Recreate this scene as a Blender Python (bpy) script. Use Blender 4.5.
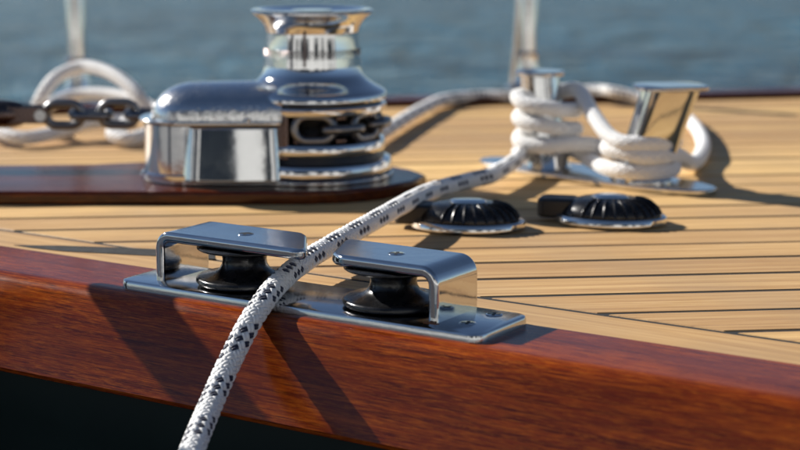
import bpy, bmesh, math, random
import numpy as np
from mathutils import Vector, Matrix
random.seed(7); np.random.seed(7)
R = math.radians
scene = bpy.context.scene
for o in list(bpy.data.objects): bpy.data.objects.remove(o)
COL = scene.collection

# ------------------------------------------------------------------ camera
H = 0.235; F = 1700.0; PITCH = math.atan(319/F)
cd = bpy.data.cameras.new('camera'); cam = bpy.data.objects.new('camera', cd); COL.objects.link(cam)
cam.location = (0, 0, H); cam.rotation_euler = (math.pi/2-PITCH, 0, 0)
cd.sensor_width = 36; cd.lens = F/800*36; cd.clip_start = .01; cd.clip_end = 5000
cd.dof.use_dof = True; cd.dof.focus_distance = 1.03; cd.dof.aperture_fstop = 7.2
cd.dof.aperture_blades = 9
scene.camera = cam

# ------------------------------------------------------------------ sky, sun, exposure
SUN_A, SUN_O = 1.68, 0.02         # sunlight per unit of drop: along the gunwale, outboard
UX, UY = .8405, -.5419            # gunwale direction on the deck, towards the viewer's right
sd = Vector((SUN_A*UX - SUN_O*.5419, SUN_A*UY - SUN_O*.8405, -1)).normalized()
sl = bpy.data.lights.new('sun', 'SUN'); sun = bpy.data.objects.new('sun', sl); COL.objects.link(sun)
sl.energy = 5.0; sl.angle = R(.53); sl.color = (1, .95, .88)
sun.rotation_euler = sd.to_track_quat('-Z', 'Y').to_euler()
w = bpy.data.worlds.new('World'); scene.world = w; w.use_nodes = True
nt = w.node_tree; nt.nodes.clear()
sk = nt.nodes.new('ShaderNodeTexSky'); sk.sky_type = 'NISHITA'; sk.sun_disc = False
sk.sun_elevation = math.asin(-sd.z); sk.sun_rotation = math.atan2(-sd.x, -sd.y)
sk.air_density = .7; sk.dust_density = 0.; sk.ozone_density = 1.0
bg = nt.nodes.new('ShaderNodeBackground'); bg.inputs[1].default_value = .055
ow = nt.nodes.new('ShaderNodeOutputWorld')
nt.links.new(sk.outputs[0], bg.inputs[0]); nt.links.new(bg.outputs[0], ow.inputs[0])
vs = scene.view_settings; vs.view_transform = 'Standard'; vs.look = 'None'; vs.gamma = 1; vs.exposure = 0.62

# ------------------------------------------------------------------ where things stand
def P(px, py, z=0.0):
    """photo pixel -> place on the horizontal level z (metres above the deck)"""
    a = (px-400)/F; b = (py-225)/F
    d = Vector((a, math.cos(PITCH)-b*math.sin(PITCH), -math.sin(PITCH)-b*math.cos(PITCH)))
    t = (z-H)/d.z
    return Vector((d.x*t, d.y*t, z))
OX, OY = -.1742, 1.0407; ANG = math.atan2(UY, UX)
def G(u, v, z=0.0):
    """gunwale frame (mm along, mm inboard, mm up) -> world"""
    return Vector((OX+UX*u/1000-UY*v/1000, OY+UY*u/1000+UX*v/1000, z/1000))

# ------------------------------------------------------------------ materials
def mat(name, color=(.5, .5, .5), rough=.5, metal=0., coat=0., spec=.5, coat_rough=.03):
    m = bpy.data.materials.new(name); m.use_nodes = True
    b = m.node_tree.nodes['Principled BSDF']
    b.inputs['Base Color'].default_value = (*color, 1); b.inputs['Roughness'].default_value = rough
    b.inputs['Metallic'].default_value = metal; b.inputs['Coat Weight'].default_value = coat
    b.inputs['Coat Roughness'].default_value = coat_rough
    b.inputs['Specular IOR Level'].default_value = spec
    return m
class N:
    def __init__(s, m): s.t = m.node_tree; s.b = s.t.nodes['Principled BSDF']
    def new(s, typ, **k):
        n = s.t.nodes.new('ShaderNode'+typ)
        for a, v in k.items():
            if a in n.inputs.keys(): n.inputs[a].default_value = v
            else: setattr(n, a, v)
        return n
    def l(s, a, b): s.t.links.new(a, b)
    def coord(s, scale=(1, 1, 1), rot=(0, 0, 0), which='Object'):
        tc = s.new('TexCoord'); mp = s.new('Mapping')
        mp.inputs['Scale'].default_value = scale; mp.inputs['Rotation'].default_value = rot
        s.l(tc.outputs[which], mp.inputs[0]); return mp.outputs[0]
    def noise(s, vec, scale, detail=3, rough=.5, dist=0):
        n = s.new('TexNoise'); n.inputs['Scale'].default_value = scale; n.inputs['Detail'].default_value = detail
        n.inputs['Roughness'].default_value = rough; n.inputs['Distortion'].default_value = dist
        s.l(vec, n.inputs['Vector']); return n.outputs[0]
    def ramp(s, fac, stops, interp='LINEAR'):
        r = s.new('ValToRGB'); r.color_ramp.interpolation = interp; e = r.color_ramp.elements
        while len(e) < len(stops): e.new(.5)
        for i, (p, c) in enumerate(stops):
            e[i].position = p; e[i].color = (*c, 1) if len(c) == 3 else c
        s.l(fac, r.inputs[0]); return r.outputs[0]
    def mix(s, fac, a, b, mode='MIX'):
        m = s.new('Mix', data_type='RGBA', blend_type=mode)
        for sock, v in ((m.inputs[0], fac), (m.inputs[6], a), (m.inputs[7], b)):
            if hasattr(v, 'is_linked') or isinstance(v, bpy.types.NodeSocket): s.l(v, sock)
            else: sock.default_value = v if not isinstance(v, tuple) else (*v, 1)
        return m.outputs[2]
    def bump(s, h, strength=.3, dist=.001, normal=None):
        b = s.new('Bump'); b.inputs['Strength'].default_value = strength; b.inputs['Distance'].default_value = dist
        s.l(h, b.inputs['Height'])
        if normal: s.l(normal, b.inputs['Normal'])
        return b.outputs[0]
    def mr(s, fac, a, b, c=0., d=1.):
        m = s.new('MapRange'); m.inputs[1].default_value = c; m.inputs[2].default_value = d
        m.inputs[3].default_value = a; m.inputs[4].default_value = b; s.l(fac, m.inputs[0]); return m.outputs[0]

M = {}
# teak planks: grain along local X
def teak_mat(name, rot):
    m = mat(name, rough=.62, spec=.3); n = N(m)
    inf = n.new('ObjectInfo')
    vec0 = n.coord((1, 1, 1), (0, 0, rot))
    add = n.new('VectorMath', operation='ADD'); n.l(vec0, add.inputs[0])
    comb = n.new('CombineXYZ'); mul = n.new('Math', operation='MULTIPLY'); mul.inputs[1].default_value = 31.
    n.l(inf.outputs['Random'], mul.inputs[0]); n.l(mul.outputs[0], comb.inputs[0]); n.l(mul.outputs[0], comb.inputs[2])
    n.l(comb.outputs[0], add.inputs[1])
    st = n.new('VectorMath', operation='MULTIPLY'); n.l(add.outputs[0], st.inputs[0]); st.inputs[1].default_value = (1.6, 60, 60)
    g1 = n.noise(st.outputs[0], 3.0, 5, .6, .6)
    st2 = n.new('VectorMath', operation='MULTIPLY'); n.l(add.outputs[0], st2.inputs[0]); st2.inputs[1].default_value = (12, 420, 420)
    g2 = n.noise(st2.outputs[0], 3.0, 3, .6)
    c = n.ramp(g1, [(.25, (.33, .165, .048)), (.48, (.66, .39, .125)), (.72, (.92, .62, .25))])
    c = n.mix(.35, c, n.ramp(g2, [(.3, (.30, .18, .09)), (.7, (.66, .48, .30))]), 'MIX')
    hs = n.new('HueSaturation'); n.l(c, hs.inputs['Color']); n.l(n.mr(inf.outputs['Random'], .76, 1.16), hs.inputs['Value'])
    n.l(n.mr(inf.outputs['Random'], .493, .504), hs.inputs['Hue'])
    blot = n.noise(n.coord((1, 1, 1)), 9, 3)
    c2 = n.mix(n.mr(blot, 0, .45, .42, .75), hs.outputs[0], (.36, .26, .16))
    n.l(c2, n.b.inputs['Base Color'])
    n.l(n.bump(g2, .25, .0006), n.b.inputs['Normal'])
    return m
M['teak'] = teak_mat('weathered_teak', R(-6)); M['teak_margin'] = teak_mat('teak_margin', -ANG)
# varnished mahogany, grain along local X of its object
def mahog(name, dark=1., rot=0., coat_rough=.19):
    m = mat(name, rough=.5, coat=.75, spec=.0, coat_rough=coat_rough); n = N(m)
    v = n.coord((1, 1, 1), (0, 0, rot))
    def s3(a, b, c):
        q = n.new('VectorMath', operation='MULTIPLY'); n.l(v, q.inputs[0]); q.inputs[1].default_value = (a, b, c); return q.outputs[0]
    g1 = n.noise(s3(3, 150, 150), 2.0, 6, .65, .4)          # broad bands
    g2 = n.noise(s3(26, 1000, 1000), 2.0, 3, .6)           # pores: short dashes
    g3 = n.noise(s3(50, 620, 620), 1.6, 5, .75, .3)         # ribbon figure across the grain
    k = dark
    c = n.ramp(g1, [(.32, (.07*k, .007*k, .0010*k)), (.5, (.19*k, .026*k, .0018*k)), (.68, (.35*k, .068*k, .004*k))])
    big = n.noise(s3(2.5, 14, 14), 2.0, 4, .6)
    c = n.mix(n.mr(g3, 0, .6, .46, .70), c, (.60*k, .155*k, .008*k))
    c = n.mix(n.mr(g2, .85, 0, .34, .5), c, (.03*k, .005*k, .002*k))
    c = n.mix(n.mr(big, .62, 0, .35, .62), c, (.07*k, .009*k, .002*k))
    n.l(c, n.b.inputs['Base Color'])
    dust = n.noise(n.coord(), 700, 2, .7)
    wob = n.noise(n.coord((1, 2.2, 2.2), (0, 0, rot)), 60, 3, .6)
    nb = n.bump(wob, .16, .0004); n.l(n.bump(dust, .15, .0002, nb), n.b.inputs['Coat Normal'])
    n.l(n.bump(g2, .2, .0003), n.b.inputs['Normal'])
    n.l(n.mr(n.noise(n.coord(), 25, 3), coat_rough*.8, coat_rough*1.3, .3, .8), n.b.inputs['Coat Roughness'])
    return m
M['mahogany'] = mahog('varnished_mahogany')
M['mahogany_dark'] = mahog('dark_varnished_mahogany', .42)
def steel(name, color=(.62, .62, .62), rough=.1, scratch=.25, aniso=0., smear=(40, 700, 700)):
    m = mat(name, color, rough, 1.); n = N(m)
    sm = n.noise(n.coord(smear), 1.0, 4, .7)
    bl = n.noise(n.coord(), 55, 4, .65)
    ra = n.mr(bl, rough*.65, rough*1.7, .3, .75)
    ad = n.new('Math', operation='MULTIPLY_ADD'); n.l(sm, ad.inputs[0]); ad.inputs[1].default_value = rough*.7; n.l(ra, ad.inputs[2])
    n.l(ad.outputs[0], n.b.inputs['Roughness'])
    n.l(n.bump(sm, scratch, .00008, n.bump(n.noise(n.coord(), 70, 3), .22, .0005, n.bump(n.noise(n.coord(), 22, 2), .25, .0012))), n.b.inputs['Normal'])
    n.l(n.mix(n.mr(bl, 0, .25, .5, .8), color, tuple(x*.8 for x in color)), n.b.inputs['Base Color'])
    return m
M['steel'] = steel('polished_stainless', (.66, .66, .66), .06, .12)
M['steel_wet'] = steel('spray_beaded_stainless', (.70, .70, .70), .15, .15)
_n = N(M['steel_wet']); _v = _n.new('TexVoronoi'); _v.inputs['Scale'].default_value = 260; _n.l(_n.coord(), _v.inputs['Vector'])
_n.l(_n.bump(_n.mr(_v.outputs['Distance'], 1, 0, 0, .45), .35, .0006), _n.b.inputs['Normal'])
M['steel_worn'] = steel('brushed_stainless', (.56, .565, .575), .085, .5, smear=(30, 900, 900))
M['steel_edge'] = steel('bright_stainless', (.70, .69, .67), .09, .2)
M['chain_steel'] = steel('galvanised_chain', (.21, .21, .215), .24, .3)
M['dark_steel'] = steel('dark_bronze_steel', (.13, .10, .095), .2, .3)
M['rust'] = mat('rust_stain', (.30, .10, .03), .8)
def plastic(name, col, rough):
    m = mat(name, col, rough, spec=.5); n = N(m)
    b = n.noise(n.coord(), 60, 4, .7); n.l(n.mr(b, rough*.7, rough*1.6, .3, .7), n.b.inputs['Roughness'])
    s = n.noise(n.coord((1, 1, 40)), 60, 3, .6)
    n.l(n.bump(s, .15, .0002), n.b.inputs['Normal'])
    n.l(n.mix(n.mr(b, 0, .4, .5, .85), col, (.05, .05, .055)), n.b.inputs['Base Color']); return m
M['black_plastic'] = plastic('black_acetal', (.008, .008, .009), .22)
M['black_matt'] = plastic('black_rubbery_plastic', (.012, .012, .013), .38)
M['caulk'] = plastic('black_seam_caulk', (.010, .010, .010), .8)
M['socket'] = mat('dark_socket', (.01, .01, .01), .6)
def hull_mat():
    m = mat('dark_green_hull_paint', (.0035, .011, .010), .5, spec=.2); n = N(m)
    n.l(n.mix(n.mr(n.noise(n.coord(), 12, 4), 0, .6, .4, .8), (.003, .010, .009), (.006, .016, .015)), n.b.inputs['Base Color'])
    return m
M['hull'] = hull_mat()
def fibre(name, col, col2):
    m = mat(name, col, .55, spec=.35); n = N(m)
    b = n.noise(n.coord(), 2200, 2, .6); c = n.noise(n.coord(), 60, 3)
    n.l(n.mix(n.mr(c, 0, .6, .35, .75), col, col2), n.b.inputs['Base Color'])
    n.l(n.bump(b, .35, .0002), n.b.inputs['Normal'])
    n.b.inputs['Sheen Weight'].default_value = .25
    n.b.inputs['Subsurface Weight'].default_value = 0
    return m
M['rope_white'] = fibre('white_braid', (.88, .88, .87), (.80, .80, .78))
M['rope_navy'] = fibre('navy_fleck', (.010, .018, .05), (.02, .03, .075))
M['rope_core'] = fibre('braid_core', (.42, .42, .41), (.36, .36, .35))
def water_mat():
    m = mat('harbour_water', (.004, .030, .040), .16, spec=.06); n = N(m); n.b.inputs['IOR'].default_value = 1.33
    a = n.noise(n.coord((1, .8, 1)), 1.7, 3, .5, .3)
    b = n.noise(n.coord((1.0, .9, 1)), 5.5, 3, .55, .4)
    c = n.noise(n.coord((1, 1, 1)), 19, 3, .6)
    nb = n.bump(a, 1., .85); nb = n.bump(b, 1., .22, nb); nb = n.bump(c, 1., .016, nb)
    n.l(nb, n.b.inputs['Normal'])
    n.l(n.mix(n.mr(n.noise(n.coord((1, 2.5, 1)), .5, 4), 0, 1, .35, .7), (.001, .036, .085), (.004, .088, .165)), n.b.inputs['Base Color'])
    return m
M['water'] = water_mat()
def conc():
    m = mat('pale_concrete', (.42, .41, .38), .85); n = N(m); a = n.noise(n.coord(), 2.5, 6, .65)
    n.l(n.mix(a, (.22, .22, .22), (.34, .34, .34)), n.b.inputs['Base Color']); n.l(n.bump(n.noise(n.coord(), 60, 5), .4, .004), n.b.inputs['Normal']); return m
M['concrete'] = conc()
def paint(name, c):
    m = mat(name, c, .4); n = N(m); a = n.noise(n.coord(), 1.5, 5, .6)
    n.l(n.mix(n.mr(a, 0, .5), c, tuple(x*.78 for x in c)), n.b.inputs['Base Color']); return m
M['white_paint'] = paint('white_gelcoat', (.78, .78, .76))
M['dark_glass'] = mat('dark_glass', (.01, .012, .015), .08)
M['bilge'] = paint('grey_fender', (.08, .09, .12))

# ------------------------------------------------------------------ builders
def link(name, me, m, parent=None, loc=(0, 0, 0), rot=(0, 0, 0), smooth=True, bevel=None, seg=2, clamp=True):
    o = bpy.data.objects.new(name, me); COL.objects.link(o)
    if m is not None and not me.materials:
        for mm in (m if isinstance(m, list) else [m]): me.materials.append(mm)
    if parent: o.parent = parent
    o.location = loc; o.rotation_euler = rot
    if smooth:
        for p in me.polygons: p.use_smooth = True
        if bevel is None:
            try: me.set_sharp_from_angle(angle=R(38))
            except Exception: pass
    if bevel:
        md = o.modifiers.new('bevel', 'BEVEL'); md.width = bevel; md.segments = seg; md.limit_method = 'ANGLE'; md.angle_limit = R(40)
        md.harden_normals = True; md.use_clamp_overlap = clamp
    return o
def tag(o, label=None, cat=None, group=None, kind=None):
    for k, v in (('label', label), ('category', cat), ('group', group), ('kind', kind)):
        if v: o[k] = v
    return o
def empty(name, loc=(0, 0, 0), rz=0., label=None, cat=None, group=None):
    o = bpy.data.objects.new(name, None); COL.objects.link(o); o.location = loc; o.rotation_euler = (0, 0, rz)
    o.empty_display_size = .02; return tag(o, label, cat, group)
def mesh(name, vs, fs):
    me = bpy.data.meshes.new(name); me.from_pydata([tuple(v) for v in vs], [], fs); me.validate(); me.update(); return me
def bm_mesh(name, bm, recalc=True):
    if recalc: bmesh.ops.recalc_face_normals(bm, faces=bm.faces)
    me = bpy.data.meshes.new(name); bm.to_mesh(me); bm.free(); return me
def copy_tree(o, parent=None):
    c = o.copy(); COL.objects.link(c); c.parent = parent
    for ch in list(o.children): copy_tree(ch, c)
    return c
def lathe(name, prof, n=64, sx=1., sy=1.):
    """closed or open profile of (r, z); end points with r=0 close it"""
    vs, fs, rings = [], [], []
    for r, z in prof:
        if r < 1e-7: rings.append([len(vs)]); vs.append((0, 0, z))
        else:
            rings.append(list(range(len(vs), len(vs)+n)))
            vs += [(r*sx*math.cos(2*math.pi*i/n), r*sy*math.sin(2*math.pi*i/n), z) for i in range(n)]
    for a, b in zip(rings, rings[1:]):
        for i in range(n):
            j = (i+1) % n
            if len(a) == 1: fs.append((a[0], b[j], b[i]))
            elif len(b) == 1: fs.append((a[i], a[j], b[0]))
            else: fs.append((a[i], a[j], b[j], b[i]))
    bm = bmesh.new(); me = mesh(name, vs, fs); bm.from_mesh(me); return bm_mesh(name, bm)
def prism(name, pts, z0, z1):
    n = len(pts)
    vs = [(x, y, z0) for x, y in pts]+[(x, y, z1) for x, y in pts]
    fs = [tuple(range(n))[::-1], tuple(range(n, 2*n))]+[(i, (i+1) % n, n+(i+1) % n, n+i) for i in range(n)]
    bm = bmesh.new(); bm.from_mesh(mesh(name, vs, fs)); return bm_mesh(name, bm)
def rrect(x0, x1, y0, y1, r, n=6):
    pts = []
    for cx, cy, a in ((x1-r, y1-r, 0), (x0+r, y1-r, 90), (x0+r, y0+r, 180), (x1-r, y0+r, 270)):
        for i in range(n+1):
            t = R(a+90*i/n); pts.append((cx+r*math.cos(t), cy+r*math.sin(t)))
    return pts
def sweep(name, pts, r, n=12, closed=False, caps=True, ry=None, up=(0, 0, 1)):
    """tube along points; r number or list"""
    pts = [Vector(p) for p in pts]; k = len(pts); vs, fs = [], []
    nrm = None
    for i, p in enumerate(pts):
        if closed: t = (pts[(i+1) % k]-pts[i-1]).normalized()
        else: t = (pts[min(i+1, k-1)]-pts[max(i-1, 0)]).normalized()
        if nrm is None:
            nrm = Vector(up)-t*t.dot(Vector(up))
            if nrm.length < 1e-3: nrm = Vector((1, 0, 0))-t*t.x
            nrm.normalize()
        else: nrm = (nrm-t*t.dot(nrm)).normalized()
        b = t.cross(nrm); rr = r[i] if isinstance(r, (list, tuple)) else r; r2 = ry if ry else rr
        for j in range(n):
            a = 2*math.pi*j/n; vs.append(p+nrm*(rr*math.cos(a))+b*(r2*math.sin(a)))
    m = k if closed else k-1
    for i in range(m):
        for j in range(n):
            a, b2 = i*n, ((i+1) % k)*n
            fs.append((a+j, a+(j+1) % n, b2+(j+1) % n, b2+j))
    if caps and not closed: fs.append(tuple(range(n))[::-1]); fs.append(tuple(range((k-1)*n, k*n)))
    return mesh(name, vs, fs)
def catmull(pts, step):
    P_ = [np.array(p, float) for p in pts]; P_ = [2*P_[0]-P_[1]]+P_+[2*P_[-1]-P_[-2]]
    out = []
    for i in range(1, len(P_)-2):
        p0, p1, p2, p3 = P_[i-1:i+3]; d = lambda a, b: max(np.linalg.norm(b-a)**.5, 1e-5)
        t0 = 0; t1 = d(p0, p1); t2 = t1+d(p1, p2); t3 = t2+d(p2, p3)
        for t in np.linspace(t1, t2, 24, endpoint=False):
            a1 = (t1-t)/(t1-t0)*p0+(t-t0)/(t1-t0)*p1; a2 = (t2-t)/(t2-t1)*p1+(t-t1)/(t2-t1)*p2; a3 = (t3-t)/(t3-t2)*p2+(t-t2)/(t3-t2)*p3
            b1 = (t2-t)/(t2-t0)*a1+(t-t0)/(t2-t0)*a2; b2 = (t3-t)/(t3-t1)*a2+(t-t1)/(t3-t1)*a3
            out.append((t2-t)/(t2-t1)*b1+(t-t1)/(t2-t1)*b2)
    out.append(P_[-2]); out = np.array(out)
    s = np.r_[0, np.cumsum(np.linalg.norm(np.diff(out, axis=0), axis=1))]
    q = np.arange(0, s[-1], step)
    return np.stack([np.interp(q, s, out[:, k]) for k in range(3)], 1)

def braid(name, pts, D=.0128, NS=6, lead=None, fine=True, navy=(0, 1, 2), parent=None):
    """a braided rope along pts: two sets of NS twin-yarn strands crossing over and under one another"""
    lead = lead or D*3.04
    per = 6 if fine else 4                      # samples per crossing
    step = lead/(2*NS*per)
    C = catmull(pts, step); K = len(C)
    T = np.gradient(C, axis=0); T /= np.linalg.norm(T, axis=1)[:, None]
    Nn = np.zeros_like(C); a = np.array([0, 0, 1.])
    n0 = a-T[0]*T[0].dot(a); n0 /= np.linalg.norm(n0); Nn[0] = n0
    for i in range(1, K):
        v = Nn[i-1]-T[i]*T[i].dot(Nn[i-1]); Nn[i] = v/np.linalg.norm(v)
    B = np.cross(T, Nn)
    s = np.arange(K)*step
    rb = D/2*.865; amp = D*.048
    V, Fc, Mi = [], [], []; off = 0
    nsec = 6 if fine else 5
    sec = [(math.cos(2*math.pi*j/nsec), math.sin(2*math.pi*j/nsec)) for j in range(nsec)]
    halfw = lead*.707/NS/4*1.0; th = D*(.062 if fine else .085)
    for dirn in (1, -1):
        for k in range(NS):
            for tw in ((-1, 1) if fine else (0,)):
                ph = dirn*2*math.pi*s/lead+2*math.pi*(k+(.5 if dirn < 0 else 0))/NS
                q = 2*s/lead*NS
                over = np.cos(math.pi*(q-.5))*dirn
                rad = rb+amp*np.clip(over*1.5, -1, 1)
                er = Nn*np.cos(ph)[:, None]+B*np.sin(ph)[:, None]
                et = -Nn*np.sin(ph)[:, None]+B*np.cos(ph)[:, None]
                tang = T*.707+et*dirn*.707; side = np.cross(er, tang)
                cen = C+er*rad[:, None]+side*(tw*halfw*.98)
                hw = halfw*1.08 if fine else halfw*1.95
                if dirn > 0 and k in navy and fine: hw *= .74; cen = cen-er*(amp*.36)-side*(tw*halfw*.28)
                ring = np.stack([cen+er*(th*sy)+side*(hw*sx) for sx, sy in sec], 1)   # K,nsec,3
                V.append(ring.reshape(-1, 3))
                i = np.arange(K-1)[:, None]*nsec; j = np.arange(nsec)[None, :]; j2 = (j+1) % nsec
                f = np.stack([i+j, i+j2, i+nsec+j2, i+nsec+j], -1).reshape(-1, 4)+off
                Fc.append(f); Mi.append(np.full(len(f), 1 if (dirn > 0 and k in navy) else 0)); off += K*nsec
    nc = 10; cs = C[::per]; ns_, bs = Nn[::per], B[::per]; kc = len(cs)
    ring = np.stack([cs+(ns_*math.cos(2*math.pi*j/nc)+bs*math.sin(2*math.pi*j/nc))*(rb-D*.045) for j in range(nc)], 1)
    V.append(ring.reshape(-1, 3)); i = np.arange(kc-1)[:, None]*nc; j = np.arange(nc)[None, :]; j2 = (j+1) % nc
    f = np.stack([i+j, i+j2, i+nc+j2, i+nc+j], -1).reshape(-1, 4)+off; Fc.append(f); Mi.append(np.full(len(f), 2))
    V = np.concatenate(V); Fc = np.concatenate(Fc); Mi = np.concatenate(Mi)
    me = bpy.data.meshes.new(name); me.vertices.add(len(V)); me.vertices.foreach_set('co', V.ravel())
    me.loops.add(Fc.size); me.loops.foreach_set('vertex_index', Fc.ravel().astype(np.int32))
    me.polygons.add(len(Fc)); me.polygons.foreach_set('loop_start', np.arange(0, Fc.size, 4, dtype=np.int32))
    for k in ('rope_white', 'rope_navy', 'rope_core'): me.materials.append(M[k])
    me.polygons.foreach_set('material_index', Mi.astype(np.int32)); me.polygons.foreach_set('use_smooth', np.ones(len(Fc), bool))
    me.update(calc_edges=True)
    return link(name, me, None, parent, smooth=False)

# ================================================================== SETTING
# water: one sheet to the horizon
wm = mesh('water', [(-3000, -3000, -.95), (3000, -3000, -.95), (3000, 3000, -.95), (-3000, 3000, -.95)], [(0, 1, 2, 3)])
tag(link('water', wm, M['water'], smooth=False), kind='structure')

# near gunwale geometry (mm, in the gunwale frame): v inboard, z up
U0, U1 = -1500., 1900.
V_IN = 51.; V_SEAM = 97.
# far side of the foredeck
FA = P(400, 107); FB = P(800, 98)
fdir = (FB-FA).normalized(); fin = Vector((fdir.y, -fdir.x, 0))           # inboard = towards the viewer
near_in = G(0, V_IN); ndir = Vector((UX, UY, 0)); nin = Vector((-UY, UX, 0))
near_seam = G(0, V_SEAM)

def clip(poly, p, n):
    out = []
    for i in range(len(poly)):
        a, b = poly[i], poly[(i+1) % len(poly)]; da, db = (a-p).dot(n), (b-p).dot(n)
        if da >= 0: out.append(a)
        if da*db < 0: out.append(a+(b-a)*(da/(da-db)))
    return out
# deck: the caulked bed under the planks
big = [Vector((-3, 0, 0)), Vector((2.2, 0, 0)), Vector((2.2, 3.2, 0)), Vector((-3, 3.2, 0))]
deck_poly = clip(clip(big, G(0, -6), nin), FA-fin*.05, fin)
deck = link('deck', prism('deck', [(v.x, v.y) for v in deck_poly], -.02, -.0007), M['caulk'], smooth=False); tag(deck, kind='structure')
def plank(poly, m, name='plank', bev=.0007, zt=0.0):
    pts = [(v.x, v.y) for v in poly]
    if len(pts) < 3: return
    a = sum(pts[i][0]*pts[(i+1) % len(pts)][1]-pts[(i+1) % len(pts)][0]*pts[i][1] for i in range(len(pts)))/2
    if abs(a) < 2e-4: return
    cx = sum(p[0] for p in pts)/len(pts); cy = sum(p[1] for p in pts)/len(pts)
    # gently wandering long edges and a small chamfer
    o = link(name, prism(name, [(x-cx, y-cy) for x, y in pts], -.006, zt), m, deck, (cx, cy, 0), smooth=False)
    md = o.modifiers.new('bevel', 'BEVEL'); md.width = bev; md.segments = 1; md.limit_method = 'ANGLE'
    return o
pa = R(6.0); pdir = Vector((math.cos(pa), math.sin(pa), 0)); pn = Vector((-math.sin(pa), math.cos(pa), 0))
P0 = Vector((.1694, 1.1769, 0)); PITCHP = .0498; GAP = .0021
near_lim = near_seam+nin*.0034; far_seam = FA+fin*.05; far_lim = far_seam+fin*GAP
for k in range(-14, 26):
    a = P0+pn*(k*PITCHP+GAP); b = P0+pn*((k+1)*PITCHP-GAP)
    q = [a-pdir*3.2, a+pdir*2.0, b+pdir*2.0, b-pdir*3.2]
    q = clip(clip(clip(clip(q, near_lim, nin), far_lim, fin), Vector((1.9, 0, 0)), Vector((-1, 0, 0))), Vector((-2.5, 0, 0)), Vector((1, 0, 0)))
    if len(q) > 2: plank(q, M['teak'], zt=random.uniform(-.00025, .0002))
# margin boards along both sides
a, b = G(U0, V_IN+1.2), G(U1, V_IN+1.2); c, d = G(U1, V_SEAM-2), G(U0, V_SEAM-2)
q = clip([a, b, c, d], far_lim, fin)
mo = plank(q, M['teak_margin'], 'margin_board')
q = clip([FA+fdir*-3+fin*.0012, FA+fdir*3+fin*.0012, FA+fdir*3+far_seam-FA-fin*.002, FA+fdir*-3+far_seam-FA-fin*.002], near_lim, nin)
mf = plank(q, M['teak_margin'], 'margin_board')
# thin black strip lying across the margin board
strip_pts = [P(14, 245.5), P(60, 246), P(120, 248), P(168, 250), P(215, 254), P(215, 259.5), P(168, 257), P(120, 254.5), P(62, 251.5), P(30, 248)]
link('black_strip', prism('black_strip', [(v.x, v.y) for v in strip_pts[::-1]], -.004, .0004), M['caulk'], deck, smooth=False)

# near gunwale, extruded along u
gun = empty('gunwale', (OX, OY, 0), ANG, 'varnished red mahogany gunwale along the near edge, carrying the twin-roller fairlead', 'gunwale')
def extrude_profile(name, prof, us, m, parent, close=True, wob=0):
    vs, fs = [], []; n = len(prof)
    for u in us:
        for (v, z) in prof: vs.append((u/1000, v/1000, z/1000))
    for i in range(len(us)-1):
        for j in range(n if close else n-1):
            j2 = (j+1) % n; fs.append((i*n+j, i*n+j2, (i+1)*n+j2, (i+1)*n+j))
    if close: fs += [tuple(range(n)), tuple(range((len(us)-1)*n, len(us)*n))]
    bm = bmesh.new(); bm.from_mesh(mesh(name, vs, fs)); return link(name, bm_mesh(name, bm), m, parent)
cap = [(V_IN, -18), (V_IN, .2), (V_IN-.8, .9), (20, 1.0), (-6, 1.0)]
for t in range(1, 9):                      # rounded outer shoulder
    a = R(90-t*7.6); cap.append((-6-13*math.cos(a), -12+13*math.sin(a)))
lx, lz = cap[-1]
cap += [(lx-3.8, lz-7), (lx-8.5, lz-18), (lx-12.8, lz-30), (lx-18, lz-45.0), (lx-19.2, lz-48.5), (lx-18.2, lz-51.2), (lx-15, lz-52.8), (lx+6, lz-55.5), (lx+8, -30), (0, -18)]
extrude_profile('cap_rail', cap, [U0+i*(U1-U0)/34 for i in range(35)], M['mahogany'], gun)
# hull side below
hp = [(lx+2, lz-51), (lx-1, lz-60), (lx+2, lz-90), (lx+6, -200), (lx+30, -500), (lx+70, -1000)]
hull = empty('hull', (OX, OY, 0), ANG, 'dark green painted yacht hull side in shade below the mahogany gunwale', 'hull')
extrude_profile('hull_side', hp, [U0, -500, 0, 500, U1], M['hull'], hull, close=False)
far_hull = [(-.1, -.005), (-.1, -1.0)]
L = 3.0
vs_ = []
for s_ in (-3, 3):
    for o_, z_ in ((.045, -.004), (.047, -1.0)): v = FA+fdir*s_-fin*o_; vs_.append((v.x-OX, v.y-OY, z_))
me = mesh('hull_side', vs_, [(0, 1, 3, 2)])
ho = link('hull_side', me, M['hull'], hull, smooth=False)
ho.matrix_parent_inverse = Matrix.Rotation(-ANG, 4, 'Z')
# far gunwale
fg = empty('gunwale', (FA.x, FA.y, 0), math.atan2(fdir.y, fdir.x), 'dark low gunwale at the far edge of the teak deck, in front of the water', 'gunwale')
extrude_profile('cap_rail', [(0, -10), (0, 5), (3, 8), (30, 10), (47, 8), (50, 4), (50, -40), (45, -42), (20, -42)], [-3000, 0, 3000], M['mahogany_dark'], fg)

# plinth under the windlass
fy = P(0, 205).y
axis_y = 1.428
tip = P(428, 180)
pts = [(-1.2, fy), (-.5, fy), (-.075, fy), (-.045, fy+.006), (-.015, fy+.024), (.012, fy+.055), (.022, axis_y), (.010, axis_y+.03), (-.015, axis_y+.06), (-.05, axis_y+.08), (-.09, axis_y+.085), (-.2, axis_y+.085), (-.27, axis_y+.06), (-.5, axis_y+.045), (-1.2, axis_y+.03)]
PZ = .0108
pl = link('windlass_plinth', prism('windlass_plinth', pts, -.0005, PZ), M['mahogany_dark'], bevel=.003, seg=3)
tag(pl, 'long dark mahogany plinth on the deck, under the chrome windlass', 'plinth')

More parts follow.
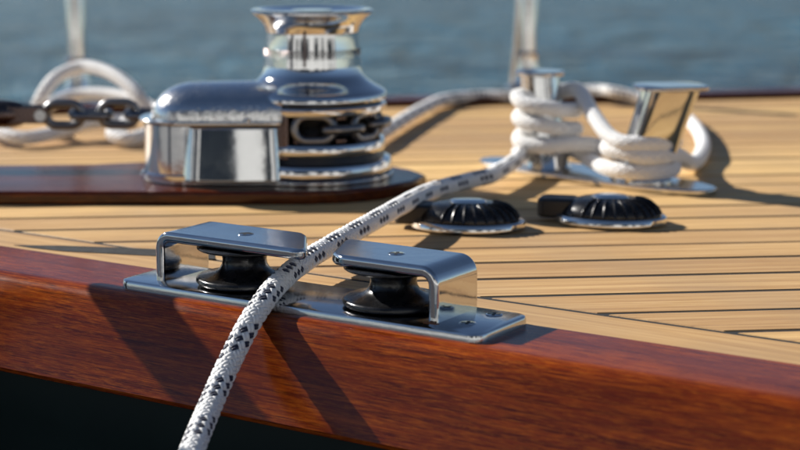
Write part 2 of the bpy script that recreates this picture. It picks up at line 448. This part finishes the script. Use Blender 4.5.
# ================================================================== FAIRLEAD (mm frame of the gunwale)
fl = empty('roller_fairlead', (OX, OY, .001), ANG, 'polished steel fairlead with two black rollers bolted on the gunwale, rope between them', 'fairlead')
mm = .001
# base plate with stepped, rounded rim
def plate_mesh(name, x0, x1, y0, y1, r, z0, z1, rim):
    rings = []
    steps = [(0, z0), (0, z1-rim), (rim*.3, z1-rim*.3), (rim, z1)]
    vs, fs = [], []
    for ins, z in steps:
        p = rrect(x0+ins, x1-ins, y0+ins, y1-ins, max(r-ins, .1), 8); rings.append(len(p)); vs += [(x*mm, y*mm, z*mm) for x, y in p]
    n = rings[0]
    for k in range(len(steps)-1):
        for i in range(n): j = (i+1) % n; fs.append((k*n+i, k*n+j, (k+1)*n+j, (k+1)*n+i))
    fs += [tuple(range(n))[::-1], tuple(range((len(steps)-1)*n, len(steps)*n))]
    return mesh(name, vs, fs)
bp = link('base_plate', plate_mesh('base_plate', 0, 262, -5, 54, 9, 0, 5, 1.6), M['steel_worn'], fl)
# bent brackets: a vertical end wall turning over into a top plate whose free end is cut on the skew
def bracket(name, uw, sgn, tipf, tipb, ztop=36.5, th=6.6, v0=6., v1=52.):
    rad = 11.0; NV, NA, NT = 24, 10, 18
    def path(t_, uend):       # outer surface: (u, z, nu, nz)
        return None
    grid_o, grid_i = [], []
    stations = [('w', 2.5), ('w', 12), ('w', 20), ('w', ztop-rad)]+[('a', i/NA) for i in range(1, NA+1)]+[('t', i/NT) for i in range(1, NT+1)]
    def vr(v):                 # corner rounding of the tip: how far the edge is pulled back at v
        c = 8.0; e = min(v-v0, v1-v); 
        return 0 if e >= c else c-math.sqrt(max(c*c-(c-e)**2, 0))
    half_ = [0, 2.7, 3.9, 5.0, 6.6, 8.4, 12, 16, 20]
    vv = [v0+x for x in half_]+[v1-x for x in half_[::-1]]; NV = len(vv)-1
    for kind, q in stations:
        ro, ri = [], []
        for v in vv:
            ue = tipf+(tipb-tipf)*(v-v0)/(v1-v0)-sgn*vr(v)
            ua = uw+sgn*rad
            if kind == 'w': u, z, nu, nz = uw, q, -sgn, 0
            elif kind == 'a':
                a = R(180-90*q); u = ua+sgn*rad*math.cos(a); z = ztop-rad+rad*math.sin(a); nu, nz = sgn*math.cos(a), math.sin(a)
            else: u, z, nu, nz = ua+(ue-ua)*q, ztop, 0, 1
            ro.append((u*mm, v*mm, z*mm)); ri.append(((u-nu*th)*mm, v*mm, (z-nz*th)*mm))
        grid_o.append(ro); grid_i.append(ri)
    vs, fs = [], []; nst = len(stations); nv = NV+1
    for g in (grid_o, grid_i):
        for row in g: vs += row
    o2 = nst*nv
    for i in range(nst-1):
        for j in range(NV):
            a = i*nv+j; fs.append((a, a+1, a+nv+1, a+nv)); fs.append((o2+a, o2+a+nv, o2+a+nv+1, o2+a+1))
        for j in (0, NV):
            a = i*nv+j; fs.append((a, a+nv, o2+a+nv, o2+a))
    for j in range(NV):
        a = (nst-1)*nv+j; fs.append((a, a+1, o2+a+1, o2+a)); fs.append((j, o2+j, o2+j+1, j+1))
    bm = bmesh.new(); bm.from_mesh(mesh(name, vs, fs)); me = bm_mesh(name, bm)
    return link(name, me, M['steel'], fl, bevel=.0025, seg=5, clamp=False)
bL = bracket('bracket', 22, 1, 139, 106); bR = bracket('bracket', 228, -1, 155, 134)
for b in (bL, bR):   # top plates carry a brushed finish, the end walls a mirror one
    b.data.materials.append(M['steel_worn'])
    for p in b.data.polygons:
        if p.normal.z > .55 and p.center.z > .03: p.material_index = 1
def roller(u, v):
    r = 30.0
    prof = [(0, 6.0), (r-3, 6.0), (r-.8, 6.4), (r, 7.4), (r, 8.8), (r-.7, 9.9), (r-2.2, 10.5), (r-7, 11.2), (18.5, 12.6), (15.6, 14.8), (14.0, 17.6), (13.6, 20.5), (14.0, 23.2), (15.4, 25.6), (18, 26.4), (r-4, 27.0), (r-1.6, 27.3), (r-.8, 27.9), (r-.8, 28.6), (r-1.6, 29.1), (0, 29.1)]
    o = link('roller', lathe('roller', [(a*mm, z*mm) for a, z in prof], 72), M['black_plastic'], fl, (u*mm, v*mm, 0))
    return o
r1 = roller(74, 30); r2 = roller(183.5, 30); r2.data = r1.data
# counterbored pin heads on top plates: ring, disc and hexagon socket
def screw_mesh(r=6.2):
    return lathe('screw', [(0, .25*mm), (r*.38*mm, .25*mm), (r*.42*mm, .9*mm), (r*.80*mm, .9*mm), (r*.88*mm, .6*mm), (r*.95*mm, .05*mm), (r*mm, .05*mm), (r*1.02*mm, .35*mm), (r*1.12*mm, .35*mm), (r*1.16*mm, -.2*mm)], 32)
sm_ = screw_mesh()
def screw(u, v, z, parent, s=1., me=sm_, cross=True):
    o = link('screw', me, M['steel_worn'], parent, (u*mm, v*mm, z*mm)); o.scale = (s, s, s*.9)
    sc = link('socket', rmesh, M['socket'], o)
    return o
rmesh = mesh('socket', [(2.6*mm*math.cos(R(60*i)), 2.6*mm*math.sin(R(60*i)), .32*mm) for i in range(6)], [tuple(range(6))])
cb = []
for i in range(12):
    rr = (3.6 if i % 3 == 1 else 1.1)
crs = []
for k in range(4):
    a = R(90*k+20)
    for da, rr in ((-16, 3.9), (16, 3.9), (45, 1.2)): crs.append((rr*mm*math.cos(a+R(da)), rr*mm*math.sin(a+R(da)), .98*mm))
cmesh = mesh('socket', crs, [tuple(range(12))])
csk = lathe('screw', [(0, .55*mm), (4.6*mm, .55*mm), (5.0*mm, .35*mm), (5.2*mm, -.05*mm), (6.2*mm, .12*mm), (6.5*mm, .22*mm), (6.9*mm, -.1*mm)], 32)
crs2 = [(x, y, .62*mm) for x, y, z in crs]; cmesh2 = mesh('socket', crs2, [tuple(range(12))])
ck = lathe('socket', [(5.0*mm, .16*mm), (5.9*mm, .2*mm)], 32)
for u, v, h_ in ((11, 27, 4.75), (242, 16, 4.75), (244, 42, 4.75), (77, 28, 36.2), (187, 28, 36.2)):
    o = link('screw', csk, M['steel_worn'], fl, (u*mm, v*mm, h_*mm)); link('socket', cmesh2, M['socket'], o); link('countersink', ck, M['socket'], o)
# rust weep at foot of the right bracket
link('rust_streak', prism('rust_streak', [(x*mm, y*mm) for x, y in ((221, 2.4), (229, 3.0), (230, 5.6), (225, 6.1), (220.5, 5.8))], 5*mm, 5.15*mm), M['rust'], fl, smooth=False)

# ================================================================== WINDLASS
WX, WY = -.0735, axis_y
wl = empty('windlass', (WX, WY, PZ), 0, 'big chrome anchor windlass with capstan drum and gypsy on the dark plinth', 'windlass')
z_ = lambda z: z-PZ
def wlathe(name, prof, m, n=96, **k): return link(name, lathe(name, [(r, z_(z)) for r, z in prof], n), m, wl, **k)
# base plate: drum foot and motor foot in one outline
bpts = []
for i in range(33):
    a = R(-115+230*i/32); bpts.append((.0675*math.cos(a), .0675*math.sin(a)))
for i in range(25):
    a = R(90+180*i/24); bpts.append((-.094+.052*math.cos(a), -.002+.060*math.sin(a)))
link('base_plate', prism('base_plate', bpts, 0, .0035), M['steel_edge'], wl, bevel=.001)
wlathe('lower_flange', [(.050, .0145), (.0662, .0145), (.0668, .017), (.0668, .024), (.0655, .0262), (.062, .0275), (.050, .0275)], M['steel'])
wlathe('gypsy_core', [(.0, .0302), (.052, .0302), (.052, .0335), (.0605, .0340), (.0612, .036), (.0612, .041), (.0600, .0430), (.053, .0440), (.042, .047), (.0385, .0555), (.042, .064), (.053, .0665), (.0610, .0670), (.0618, .0685), (.0618, .0720), (.0605, .0735), (.0, .0735)], M['steel'])
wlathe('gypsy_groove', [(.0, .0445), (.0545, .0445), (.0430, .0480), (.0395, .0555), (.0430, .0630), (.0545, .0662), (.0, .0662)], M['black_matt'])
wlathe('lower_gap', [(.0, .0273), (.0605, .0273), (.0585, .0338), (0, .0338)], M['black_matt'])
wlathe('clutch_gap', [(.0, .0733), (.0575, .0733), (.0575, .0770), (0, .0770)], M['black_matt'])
wlathe('clutch_cone', [(.0, .0766), (.0615, .0766), (.0625, .0778), (.0625, .0815), (.0612, .0832), (.0585, .0850), (.0525, .0880), (.0465, .0920), (.0437, .0950), (.0420, .0985), (.0412, .1040), (.0, .1040)], M['steel'])
dr = wlathe('drum', [(0, .1038), (.0410, .1038), (.0405, .1115), (.0401, .1118), (.0396, .1182), (.0398, .1185), (.0395, .1215), (.0392, .1255), (.0389, .1295), (.0388, .1316), (.0388, .1322), (.0390, .1326), (.0400, .1362), (.0425, .1405), (.0465, .1445), (.0500, .1470), (.0510, .1480), (.0510, .1496), (.0496, .1508), (.0440, .1508), (.0400, .1490), (.0180, .1480), (.0170, .1500), (0, .1500)], M['steel'])
# knurled band: short raised diamonds
bm = bmesh.new()
for row in range(4):
    for i in range(72):
        a = 2*math.pi*(i+.5*(row % 2))/72; z0 = z_(.1126+row*.0014); rr = .0399; da = 2*math.pi/72*.46
        vs = [bm.verts.new((rr*math.cos(a-da), rr*math.sin(a-da), z0+.0007)), bm.verts.new((rr*math.cos(a), rr*math.sin(a), z0)), bm.verts.new((rr*math.cos(a+da), rr*math.sin(a+da), z0+.0007)), bm.verts.new((rr*math.cos(a), rr*math.sin(a), z0+.0014)), bm.verts.new(((rr+.0006)*math.cos(a), (rr+.0006)*math.sin(a), z0+.0007))]
        for j in range(4): bm.faces.new((vs[j], vs[(j+1) % 4], vs[4]))
kn = link('knurled_band', bm_mesh('knurled_band', bm, False), M['dark_steel'], dr, smooth=False)
# dark upright strips on the drum, modelled in place of its dark reflections
for k in range(3):
    a = R(-96+k*120)
    me = bm_ = prism('dark_reflection', [(-.0010, -.0012), (.0010, -.0012), (.0010, .0006), (-.0010, .0006)], z_(.1055), z_(.1335))
    link('dark_reflection', me, M['dark_steel'], dr, (.0398*math.cos(a), .0398*math.sin(a), 0), (0, 0, a+math.pi/2), smooth=False)
# gypsy cusps (pockets between links)
bm = bmesh.new()
for k in range(10):
    a = 2*math.pi*(k+.25)/10
    for zc in (.0462, .0648):
        mtx = Matrix.Rotation(a, 4, 'Z') @ Matrix.Translation((.050, 0, z_(zc))) @ Matrix.Diagonal((.014, .009, .004, 1))
        bmesh.ops.create_cube(bm, size=1, matrix=mtx)
link('gypsy_cusps', bm_mesh('gypsy_cusps', bm), M['dark_steel'], wl, bevel=.0012)['kind'] = 'stuff'
# motor housing: rounded block, overhanging lid, domed cover with a flat end
def outline(xl, xr, yf, yb, r, n=14):
    pts = []
    for i in range(n+1): t = R(180+90*i/n); pts.append((xl+r*1.25*(1+math.cos(t)), yf+r+r*math.sin(t)))
    for i in range(5): t = R(-90+90*i/4); pts.append((xr-.006+.006*math.cos(t), yf+.006+.006*math.sin(t)))
    pts.append((xr, yb))
    rb = (yb-yf)*.45
    for i in range(n+1): t = R(90+90*i/n); pts.append((xl+rb*1.2*(1+math.cos(t)), yb-rb+rb*math.sin(t)))
    return pts
hz0, hz1 = z_(.0142), z_(.0590)
ol0, ol1 = outline(-.1090, -.0225, -.0640, .0205, .016), outline(-.1060, -.025, -.0575, .016, .015)
def bulge(pts, y0):        # the casting's front face swells slightly
    return [(x, y-.0045*max(0, 1-((x+.062)/.045)**2) if y < y0 else y) for x, y in pts]
def subdivide(pts, n=14):
    out = []
    for (x0, y0), (x1, y1) in zip(pts, pts[1:]+pts[:1]):
        k = n if abs(x1-x0) > .02 and y0 < -.03 else 1
        out += [(x0+(x1-x0)*i/k, y0+(y1-y0)*i/k) for i in range(k)]
    return out
ol0, ol1 = bulge(subdivide(ol0), -.05), bulge(subdivide(ol1), -.045)
def loft(name, a, b, z0, z1):
    n = len(a); vs = [(x, y, z0) for x, y in a]+[(x, y, z1) for x, y in b]
    fs = [tuple(range(n))[::-1], tuple(range(n, 2*n))]+[(i, (i+1) % n, n+(i+1) % n, n+i) for i in range(n)]
    bm = bmesh.new(); bm.from_mesh(mesh(name, vs, fs)); return bm_mesh(name, bm)
link('motor_housing', loft('motor_housing', ol0, ol1, hz0, hz1), M['steel'], wl, bevel=.002, seg=3)
link('chain_pipe', lathe('chain_pipe', [(0, hz0), (.0370, hz0), (.0370, hz0+.004), (.0350, hz0+.0055), (.0338, hz1), (0, hz1)], 72, 1, 1.05), M['steel'], wl, (-.1050, -.0225, 0))
link('housing_lid', prism('housing_lid', outline(-.143, -.0215, -.0635, .021, .038), hz1+.0012, hz1+.0045), M['steel_edge'], wl, bevel=.0012, seg=2)
link('lid_gasket', prism('lid_gasket', outline(-.137, -.026, -.058, .016, .035), hz1-.0004, hz1+.0014), M['black_matt'], wl, smooth=False)
# vertical rib on the housing's left quarter
vs, fs = [], []
NX, NA = 40, 28; cx0, cx1 = -.131, -.0225
for i in range(NX+1):
    t = i/NX; x = cx0+(cx1-cx0)*(1-math.cos(t*math.pi/2)); u = min(1, (x-cx0)/.036)
    g = (1-(1-u)**2.3)**(1/2.3); g = max(g, .0)
    hh = .0275*g*(1+.08*(x-cx0)/.1); hw = .037*g**.8
    for j in range(NA+1):
        a = math.pi*j/NA; cc, ss = math.cos(a), math.sin(a)
        vs.append((x, -.021+hw*(-1)*math.copysign(abs(cc)**.85, cc), hz1+.0043+hh*abs(ss)**.8))
for i in range(NX):
    for j in range(NA): a = i*(NA+1)+j; fs.append((a, a+1, a+NA+2, a+NA+1))
fs.append(tuple(NX*(NA+1)+j for j in range(NA+1)))
bm = bmesh.new(); bm.from_mesh(mesh('dome', vs, fs)); bmesh.ops.remove_doubles(bm, verts=bm.verts, dist=1e-5)
link('domed_cover', bm_mesh('domed_cover', bm), M['steel_wet'], wl)
# small bolts
bolt_me = lathe('bolt', [(.0032, 0), (.0032, .0015), (.0022, .0026), (0, .0026)], 16)
for x, y in ((-.128, -.040), (-.132, -.01), (-.05, -.0605)): link('bolt', bolt_me, M['steel_edge'], wl, (x, y, hz1+.0045))
# chain stripper arm in dark steel between housing and gypsy
link('chain_stripper', prism('chain_stripper', [(-.034, -.052), (-.018, -.058), (-.012, -.046), (-.030, -.036)], z_(.0305), z_(.074)), M['dark_steel'], wl, bevel=.002)
link('chain_stripper', prism('chain_stripper', [(-.060, .040), (-.030, .036), (-.030, .030), (-.060, .030)], z_(.0142), z_(.050)), M['dark_steel'], wl, bevel=.002)

# ---------------------------------------------------------------- chain
ch = empty('anchor_chain', (WX, WY, .056), 0, 'grey steel anchor chain leading into the windlass and round its gypsy', 'chain')
wire, pitch = .0040, .0240
def link_mesh():
    pts = []; hl = .0120+wire-.0100+.0; r = .0098
    hl = (pitch/2+wire)-r
    for i in range(10): a = R(-90+180*i/9); pts.append((hl+r*math.cos(a), r*math.sin(a), 0))
    for i in range(10): a = R(90+180*i/9); pts.append((-hl+r*math.cos(a), r*math.sin(a), 0))
    return sweep('link', pts, wire, 10, closed=True)
lm = link_mesh(); lm.materials.append(M['chain_steel'])
CR = .0530
path = []            # (x, y, tangent angle) in windlass frame: in along the back, then clockwise round the gypsy
s_arc = 0; k = 0
x = -.245
flat = 0
x += pitch
while x < 0: path.append((x, CR, 0.)); x += pitch
th = math.pi/2 - (x)/CR
while th > R(-112): path.append((CR*math.cos(th), CR*math.sin(th), th-math.pi/2)); th -= pitch/CR
for i, (x, y, a) in enumerate(path):
    o = link('link', lm, None, ch, (x, y, random.uniform(-.0006, .0006)), (R(4) if i % 2 else R(94), 0, a), smooth=True)
# shackle & swivel at the left end, then the anchor shank out to the bow
sw = empty('anchor_swivel', (WX-.245+.024-.019, WY+CR, .056), 0, 'dark cylindrical anchor swivel with forked end, holding the left end of the chain', 'swivel')
def xl(name, prof, m, loc=(0, 0, 0)):
    return link(name, lathe(name, prof, 40), m, sw, loc, (0, R(-90), 0))
xl('body', [(0, .016), (.0085, .016), (.0105, .019), (.0120, .026), (.0128, .040), (.0128, .095), (.0122, .097), (.0122, .100), (.0128, .102), (.0128, .150), (.011, .156), (0, .156)], M['dark_steel'])
for s in (-1, 1):
    link('fork_arm', prism('fork_arm', [(-.028, -.0022), (.004, -.0022), (.0068, -.0012), (.0068, .0012), (.004, .0022), (-.028, .0022)], -.0075, .0075), M['dark_steel'], sw, (0, s*.0085, 0), bevel=.0018)
link('pin', lathe('pin', [(0, -.0135), (.005, -.0135), (.005, -.011), (.0033, -.011), (.0033, .011), (.005, .011), (.005, .0135), (0, .0135)], 20), M['steel_edge'], sw, (.001, 0, 0), (R(90), 0, 0))
ash = prism('anchor_shank', [(-.9, -.007), (-.155, -.007), (-.155, .007), (-.9, .007)], -.013, .010)
tag(link('anchor_shank', ash, M['steel_worn'], None, (sw.location.x, sw.location.y, .0545), bevel=.002), 'flat steel anchor shank leading forward from the dark swivel', 'anchor')

# ================================================================== BOLLARD
BA = Vector((.132, 1.512, 0)); BB = Vector((.205, 1.438, 0)); bdir = (BB-BA).normalized()
bo = empty('mooring_bollard', (0, 0, 0), 0, 'polished double bollard with a leaning right post, white rope wound round both', 'bollard')
mid = (BA+BB)/2; ba_ang = math.atan2(bdir.y, bdir.x); bo.location = mid; bo.rotation_euler.z = ba_ang
half = (BB-BA).length/2
pp = []
for i in range(40):
    t = 2*math.pi*i/40; c, s = math.cos(t), math.sin(t)
    pp.append((.128*math.copysign(abs(c)**1.0, c), .034*math.copysign(abs(s)**.8, s)))
link('base_plate', prism('base_plate', pp, .0003, .0055), M['steel_edge'], bo, bevel=.0018, seg=3)
def post(xb, xt, r0, r1, h, capr, e=1., turn=0., capx=1.):
    """leaning post, its section from round (e=1) to a soft square (e<1)"""
    def ring(cx, r, z, n=64, kx=1.):
        out = []
        for i in range(n):
            a = 2*math.pi*i/n; c, q = math.cos(a), math.sin(a)
            x = r*kx*math.copysign(abs(c)**e, c); y = r*.90*math.copysign(abs(q)**e, q)
            out.append((cx+x*math.cos(turn)-y*math.sin(turn), x*math.sin(turn)+y*math.cos(turn), z))
        return out
    n = 64; ns = 10; vs, fs = [], []
    for k in range(ns+1):
        t = k/ns; vs += ring(xb+(xt-xb)*t, r0+(r1-r0)*t+.004*(1-t)**6, .005+(h-.005)*t)
    for k in range(ns):
        for i in range(n): j = (i+1) % n; fs.append((k*n+i, k*n+j, (k+1)*n+j, (k+1)*n+i))
    fs.append(tuple(ns*n+i for i in range(n)))
    p = link('post', mesh('post', vs, fs), M['steel'], bo)
    vs, fs = [], []; st = ((capr-.002, 0), (capr, .0011), (capr, .0027), (capr-.0014, .0040))
    for r, z in st: vs += ring(xt, r, h+z, kx=capx)
    for k in range(len(st)-1):
        for i in range(n): j = (i+1) % n; fs.append((k*n+i, k*n+j, (k+1)*n+j, (k+1)*n+i))
    fs += [tuple(range(n))[::-1], tuple((len(st)-1)*n+i for i in range(n))]
    link('post_cap', mesh('post_cap', vs, fs), M['steel_edge'], p)
post(-half, -half-.010, .0185, .0190, .0865, .0235)
post(half, half+.030, .0205, .0222, .0845, .0270, e=.5, turn=-ba_ang+R(9), capx=1.1)

# ================================================================== MOORING LINE
def circ(c, ang, r, z): return (c.x+r*math.cos(R(ang)), c.y+r*math.sin(R(ang)), z)
def PC(px, py, dep):
    a = (px-400)/F; b = (py-225)/F
    return (a*dep, dep*(math.cos(PITCH)-b*math.sin(PITCH)), H-dep*(math.sin(PITCH)+b*math.cos(PITCH)))
RA = .0195+.0066; RB = .0205+.0066
fore_raw = [(-.155, .36, -.29), (-.135, .55, -.235), (-.118, .75, -.125), PC(178, 481, .862), PC(192, 449, .895), PC(204, 420, .925), PC(217, 390, .952), PC(229, 361, .975), tuple(P(240.5, 335, -.0035)), tuple(P(253, 312, .0068)), tuple(P(268, 292, .0128)), tuple(P(286, 274, .0150)), tuple(P(304, 260.5, .0165)), tuple(P(335, 242.5, .019)), tuple(P(372, 222, .021)), tuple(P(402, 205, .021)), tuple(P(432, 190, .018)), tuple(P(470, 180.5, .015)), tuple(P(505, 172, .016))]
fc = catmull(fore_raw, .004); keep = fc.copy()
for _ in range(140): fc[1:-1] = .25*fc[:-2]+.5*fc[1:-1]+.25*fc[2:]
fore = [tuple(v) for v in fc[::6]]
w_ = []
zs = .0175
def arc(c, a0, a1, z0, z1, r, n=None):
    n = n or max(2, int(abs(a1-a0)/40)); return [circ(c, a0+(a1-a0)*i/n, r, z0+(z1-z0)*i/n) for i in range(n+1)]
RB = .0215+.0064
def midp(z, k=.5): return (BA.x+(BB.x-BA.x)*k, BA.y+(BB.y-BA.y)*k, z)
w_ += arc(BA, 205, 15, .0175, .0175, RA)+[midp(.0175)]
w_ += arc(BB, 195, 435, .0150, .0155, RB)+[midp(.0305)]
w_ += arc(BA, -105, -1065, .0262, .0740, RA)+[midp(.0560)]
w_ += arc(BB, 195, 712, .0415, .0270, RB)
loop = [PC(692, 163, 1.515), PC(703, 149, 1.61), PC(699, 132, 1.735), PC(686, 118, 1.85), PC(664, 106, 1.95), PC(640, 98, 2.02), PC(615, 92, 2.03), PC(590, 90, 2.07), PC(562, 93, 2.06), PC(520, 96, 2.05), PC(480, 96, 2.05), PC(448, 99, 2.02), PC(424, 108, 1.92), PC(404, 119, 1.82), PC(388, 129, 1.74), PC(372, 137, 1.67), PC(350, 142, 1.62)]
allp = fore+w_+loop
mlr = empty('mooring_line', tuple(fore[0]), 0, 'white braided mooring line with navy flecks, between the fairlead rollers and up to the bollard', 'rope')
jit = [(x+random.uniform(-.0012, .0012), y+random.uniform(-.0012, .0012), z+random.uniform(-.0014, .0014)) for x, y, z in w_[4:]]
for pts, nv in ((fore+w_[:4], (0, 1, 2)), (w_[2:4]+jit+loop[:7], ()), (loop[5:], (0, 1, 2))):     # three lengths, joined out of sight
    o = braid('braid', pts, fine=True, navy=nv)
    o.parent = mlr; o.matrix_parent_inverse = Matrix.Translation(-Vector(fore[0]))

# spare line coiled round the foot of the left stanchion
coil = [PC(150, 118, 1.70), PC(140, 98, 1.70), PC(122, 80, 1.72), PC(100, 69, 1.75), PC(80, 67, 1.77), PC(58, 76, 1.76), PC(44, 92, 1.74), PC(38, 104, 1.74), PC(36, 112, 1.78), PC(50, 104, 1.84), PC(75, 95, 1.86), PC(105, 94, 1.84), PC(135, 100, 1.80), PC(160, 112, 1.77), PC(168, 124, 1.74), PC(150, 133, 1.70), PC(128, 139, 1.68), PC(112, 133, 1.70), PC(126, 124, 1.72), PC(120, 120, 1.74), PC(90, 122, 1.74), PC(70, 128, 1.72), PC(45, 135, 1.695), PC(22, 138, 1.68), PC(4, 134, 1.69), PC(-20, 120, 1.74), PC(-60, 112, 1.85)]
coil = [(x, y, max(z, .007)) for x, y, z in coil]
sp = empty('spare_line', coil[0], 0, 'looped white spare line lying behind the chain by the left stanchion', 'rope')
o3 = braid('braid', coil, D=.0125, fine=False, navy=()); o3.parent = sp; o3.matrix_parent_inverse = Matrix.Translation(-Vector(coil[0]))

# ================================================================== STANCHIONS
def stanchion(loc, label, brace):
    t = empty('stanchion', loc, 0, label, 'stanchion', 'stanchions on the far gunwale')
    link('tube', lathe('tube', [(.0118, .01), (.0118, .190), (.010, .197), (0, .199)], 32), M['steel_edge'], t)
    link('socket', lathe('socket', [(0, 0), (.030, 0), (.030, .004), (.017, .008), (.0155, .012), (.0155, .045), (.0118, .048)], 32), M['steel_edge'], t)
    if brace: link('brace', sweep('brace', [(-.020, 0, .005), (-.015, 0, .06), (-.010, 0, .16)], .004, 10), M['steel_worn'], t)
    return t
stanchion((-.3985, 2.10, .004), 'short polished upright stanchion at the left, behind the looped spare line', False)
s2 = P(528, 98)
stanchion((.1595, 2.125, .009), 'short polished upright stanchion behind the left post of the bollard', True)

# ================================================================== LOW BLACK DECK BLOCKS
def block(loc, rz, label):
    t = empty('deck_block', loc, rz, label, 'deck block', 'low black deck blocks by the bollard'); t.scale = (1.03, 1, .84)
    r = .0405
    link('rim', lathe('rim', [(0, .0005), (r-.001, .0005), (r+.0008, .002), (r+.0008, .0066), (r-.0008, .0084), (r-.004, .0090), (0, .0090)], 72, 1, .78), M['steel_edge'], t)
    link('dome', lathe('dome', [(r-.0045, .0085), (r-.0040, .0103), (r-.0065, .0150), (r-.0115, .0200), (r-.018, .0226), (0, .0234)], 64, 1, .78), M['black_plastic'], t)
    # raised ribs fanned over the front and right of the dome
    for k in range(12):
        a = R(-118+k*13.0); ca, sa = math.cos(a), math.sin(a); pts = []
        for rr, zz in ((r-.0034, .0100), (r-.0062, .0153), (r-.0110, .0203), (r-.0175, .0228), (r-.021, .0233)):
            pts.append((rr*ca, rr*.78*sa, zz))
        link('rib', sweep('rib', pts, .0011, 6), M['black_plastic'], t)
    link('top_plate', lathe('top_plate', [(.0125, .0228), (.0135, .0236), (.013, .0248), (.0115, .0255), (0, .0257)], 48, 1, .78), M['steel_edge'], t)
    link('snout', prism('snout', rrect(-.053, -.024, -.011, .014, .006), .004, .0215), M['black_matt'], t, bevel=.003, seg=3)
    return t
c1 = P(470, 236.5); block((.0505, c1.y+.034, 0), R(-6), 'low black ribbed deck block left of its twin, under the mooring line')
c2 = P(608, 231); block((.1585, c2.y+.034, 0), R(-14), 'low black ribbed deck block at the right, in front of the rope-wound bollard')

# ================================================================== BEHIND THE VIEWER (seen only in reflections)
q = mesh('quay', *(lambda b: (b[0], b[1]))(([(-40, -40, -.30), (40, -40, -.30), (40, -3.2, -.30), (-40, -3.2, -.30), (-40, -40, -1.6), (40, -40, -1.6), (40, -3.2, -1.6), (-40, -3.2, -1.6)], [(0, 1, 2, 3), (3, 2, 6, 7), (0, 3, 7, 4), (1, 5, 6, 2), (0, 4, 5, 1)])))
tag(link('quay', q, M['concrete'], smooth=False), kind='structure')
hs = empty('harbour_building', (0, -6.5, -.30), 0, 'white harbour building with dark windows across the quay, mirrored in the chrome', 'building')
link('wall', prism('wall', [(-14, 0), (14, 0), (14, -6), (-14, -6)], 0, 2.9), M['white_paint'], hs, smooth=False)
link('roof', prism('roof', [(-14.4, .5), (14.4, .5), (14.4, -6.4), (-14.4, -6.4)], 2.9, 3.1), M['bilge'], hs, smooth=False)
wmn = prism('window', [(-.7, 0), (.7, 0), (.7, .06), (-.7, .06)], .9, 2.6)
for x, k in ((-12.5, 1), (-9.2, 1.6), (-5.6, .8), (-2.4, 2.3), (1.7, 1), (4.1, .7), (8.2, 2.6), (12.4, 1.2)): link('window', wmn, M['dark_glass'], hs, (x, 0, 0), smooth=False).scale.x = k

# unseen pile left of view, added so its beam shades the varnish beside the fairlead
sp_ = empty('shadow_caster', tuple(G(-243, -150, -950)), ANG, 'unseen dark timber pile with short cross beam, added to cast the shadow band by the fairlead', 'pile')
link('pile', lathe('pile', [(0, 0), (.034, 0), (.032, 1.13), (.027, 1.145), (0, 1.145)], 20), M['bilge'], sp_)
link('shadow_beam', prism('shadow_beam', rrect(-.024, .024, -.04, .152, .006), 1.096, 1.113), M['bilge'], sp_, bevel=.003)

# narrow timber pontoon the viewer crouches on; the mooring line ends on it
M['pontoon_wood'] = paint('dark_wet_timber', (.07, .055, .045))
pt = empty('pontoon', (0, 0, -.33), 0, 'narrow dark timber pontoon alongside the yacht, holding the end of the line', 'pontoon')
link('float', prism('float', [(-5, -.3), (5, -.3), (5, .36), (-5, .36)], -.75, -.02), M['bilge'], pt, smooth=False)
bme = prism('board', [(-.065, -.33), (.065, -.33), (.065, .39), (-.065, .39)], -.018, .008)
for i in range(68): link('board', bme, M['pontoon_wood'], pt, (-4.8+i*.143, 0, 0), smooth=False)
